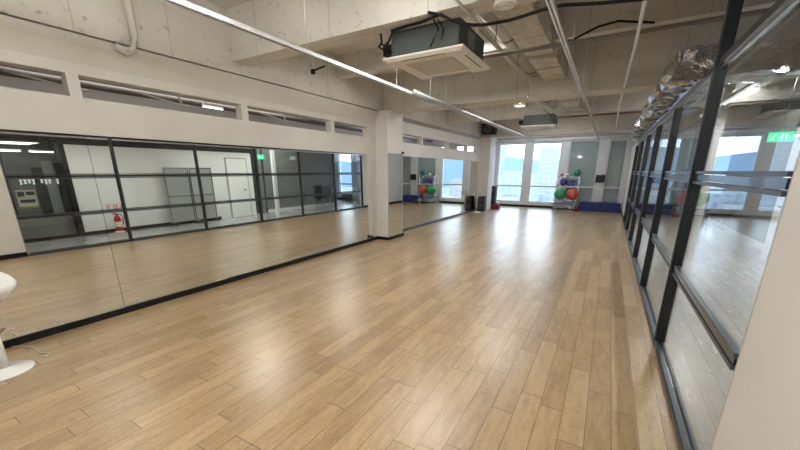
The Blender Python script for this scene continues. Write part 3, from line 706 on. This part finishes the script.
for i, (x, y, z, m, l) in enumerate([(-1.5, 16.1, 0, 'speaker', 'black step platform at the bottom of the floor stack'), (-1.47, 16.1, .105, 'lgrey', 'pale grey step platform in the middle of the floor stack'), (-1.52, 16.1, .21, 'blue2', 'blue step platform on top of the floor stack')]):
    t = thing('step_platform', (x, y, z), l, 'step platform', 'step platforms stacked under the balls')
    box('deck', -.42, .40, -.16, .16, .06, .10, m, t, bev=.012); box('support', -.36, -.22, -.13, .13, 0, .06, 'lgrey', t); box('support', .2, .34, -.13, .13, 0, .06, 'lgrey', t)
t = thing('kettlebell', (-.98, 16.0, 0), 'small red and dark kettlebell at the right of the step stack', 'kettlebell')
ball('bell', (0, 0, .09), .09, 'darkred', t); pipe('handle', [(-.06, 0, .14), (-.06, 0, .21), (0, 0, .24), (.06, 0, .21), (.06, 0, .14)], .015, 'black', t)
# navy bench made of three cushions
t = thing('navy_bench', (-.95, 16.4, 0), 'long navy blue padded mat bench along the far wall', 'bench')
box('lower_block', 0, 1.50, 0, .52, .0, .2, 'blue', t, bev=.02)
box('upper_pad', 0, 1.50, 0, .52, .202, .36, 'blue', t, bev=.02)
t = thing('wall_monitor', (-.305, YF-.06, 1.14), 'small black monitor fixed to the white pier between grey panels', 'monitor')
box('casing', -.17, .17, 0, .055, 0, .30, 'black', t, bev=.008); box('screen', -.15, .15, -.004, -.0005, .02, .28, 'speaker', t)
t = thing('wall_switch', (-4.53, 6.968, .42), 'white wall socket on the near face of the white column', 'socket')
box('plate', -.04, .04, -.01, 0, -.06, .06, 'acpanel', t, bev=.003); box('outlet', -.015, .015, -.014, -.0105, .005, .035, 'lgrey', t); box('outlet', -.015, .015, -.014, -.0105, -.035, -.005, 'lgrey', t)
t = thing('mirror_clip', (-4.36, 7.62, 1.995), 'small black clip at the top of the column mirror', 'clip'); box('jaw', 0, .03, -.03, .03, 0, .05, 'black', t)

# ------------------------------------------------------------ white stool at the left
t = thing('bar_stool', (-4.08, .535, 0), 'white plastic bar stool with round foot at the left edge', 'stool')
turn('base', [(.001, 0), (.175, 0), (.18, .008), (.17, .016), (.05, .035), (.035, .05)], 'plastic', t, n=40)
turn('column', [(.040, .04), (.036, .40), (.028, .41), (.028, .62)], 'plastic', t)
turn('column_sleeve', [(.044, .40), (.044, .43), (.03, .44)], 'silver', t)
bm = bmesh.new(); nu = 36; rows = []
for j, (r, z) in enumerate([(.03, .60), (.12, .605), (.19, .64), (.225, .70), (.235, .74), (.225, .745), (.19, .70), (.12, .66), (.02, .65)]):
    row = []
    for k in range(nu):
        a = k*2*PI/nu; lift = max(0, -math.cos(a)) * .10 * (r/.235)**2
        row.append(bm.verts.new((r*math.cos(a), r*math.sin(a)*.92, z+lift)))
    rows.append(row)
for a, b in zip(rows, rows[1:]):
    for k in range(nu): bm.faces.new((a[k], a[(k+1) % nu], b[(k+1) % nu], b[k]))
bm.faces.new(rows[0]); bm.faces.new(rows[-1])
fin('seat', bm, 'plastic', t, True)
pipe('lever', [(.02, 0, .58), (.16, -.04, .57)], .007, 'silver', t)
pipe('foot_rest', [(-.03, 0, .3), (-.2, -.1, .3), (-.24, 0, .3), (-.2, .1, .3), (-.03, 0, .3)], .009, 'silver', t)
tag(pipe('power_cable', [(-4.62, .70, .01), (-4.45, .80, .008), (-4.25, .79, .008), (-4.16, .83, .008), (-4.12, .80, .008), (-4.16, .77, .008)], .005, 'plastic'), 'thin white cable curled on the floor behind the stool', 'cable')

# ------------------------------------------------------------ city outside
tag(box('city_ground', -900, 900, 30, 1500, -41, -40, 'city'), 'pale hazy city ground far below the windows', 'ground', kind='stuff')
cityspec = []
for k in range(220):
    d = 170 * (4.6 ** random.random()); q = random.uniform(-.30, -.09) if k % 5 < 3 else random.uniform(-.42, .36)
    cityspec.append((q*d*1.05, d, random.uniform(11, 20)*(1+d/500), random.uniform(10, 18), max(8, 41.6 + random.uniform(-.075, -.02 if k % 2 else -.004)*d), None))
cityspec = [(-41, 296, 12, 14, 58.5, 'slim white tower outside the right hand clear window'),
            (-84, 300, 14, 14, 60.3, 'tall white apartment block outside, left of the left hand window'),
            ] + cityspec
used = []; seen = {}; pool = []
for (x, y, a, b, hh, lab) in cityspec:
    if any(abs(x-u[0]) < (a+u[2])/2+.5 and abs(y-u[1]) < (b+u[3])/2+.5 for u in used): continue
    if len(used) > 60: break
    used.append((x, y, a, b)); i = len(used)
    fc = 0 if lab else (0, 1, 0, 2, 3)[i % 5]
    if not lab:
        lab = '%s %s %s building %s, %s' % ('tall' if hh > 36 else 'mid height' if hh > 28 else 'low',('white', 'pale grey blue', 'beige', 'blue grey')[fc], 'narrow' if a < 20 else 'broad' if a < 29 else 'very broad',
            'among the nearest roofs' if y < 270 else 'in the middle distance' if y < 440 else 'far off',
            'outside to the left' if x/y < -.27 else 'outside the left hand window' if x/y < -.19 else 'outside the right hand window' if x/y < -.1 else 'behind the window film' if x/y < .04 else 'outside the corridor windows')
    t = thing('city_building', (x, y, -40), lab, 'building', 'city buildings outside the windows')
    box('block', -a/2, a/2, -b/2, b/2, 0, hh, FAC[fc], t)
    box('roof_house', -a/6, a/6, -b/6, b/6, hh+.01, hh+1.8, FAC[1-min(fc, 1)], t)
cb = {}
for o in COL.objects:
    if o.name.startswith('city_building'): cb.setdefault(o['label'], []).append(o)
for l, os_ in cb.items():
    if 1 < len(os_) < 6:
        os_.sort(key=lambda o: o.location.x/o.location.y)
        for o, q in zip(os_, {2: ('left', 'right'), 3: ('left', 'middle', 'right'), 4: ('leftmost', 'left', 'right', 'rightmost'), 5: ('leftmost', 'left', 'middle', 'right', 'rightmost')}[len(os_)]):
            o['label'] = l.replace('building', 'building (%s)' % q)
bm = bmesh.new()
xs = [(-900+k*60) for k in range(31)]
v0 = [bm.verts.new((x, 900, -40)) for x in xs]; v1 = [bm.verts.new((x, 1000, 44+12*math.sin(x*.008)+7*math.sin(x*.021+1))) for x in xs]; v2 = [bm.verts.new((x, 1300, -40)) for x in xs]
for a, b in ((v0, v1), (v1, v2)):
    for k in range(30): bm.faces.new((a[k], a[k+1], b[k+1], b[k]))
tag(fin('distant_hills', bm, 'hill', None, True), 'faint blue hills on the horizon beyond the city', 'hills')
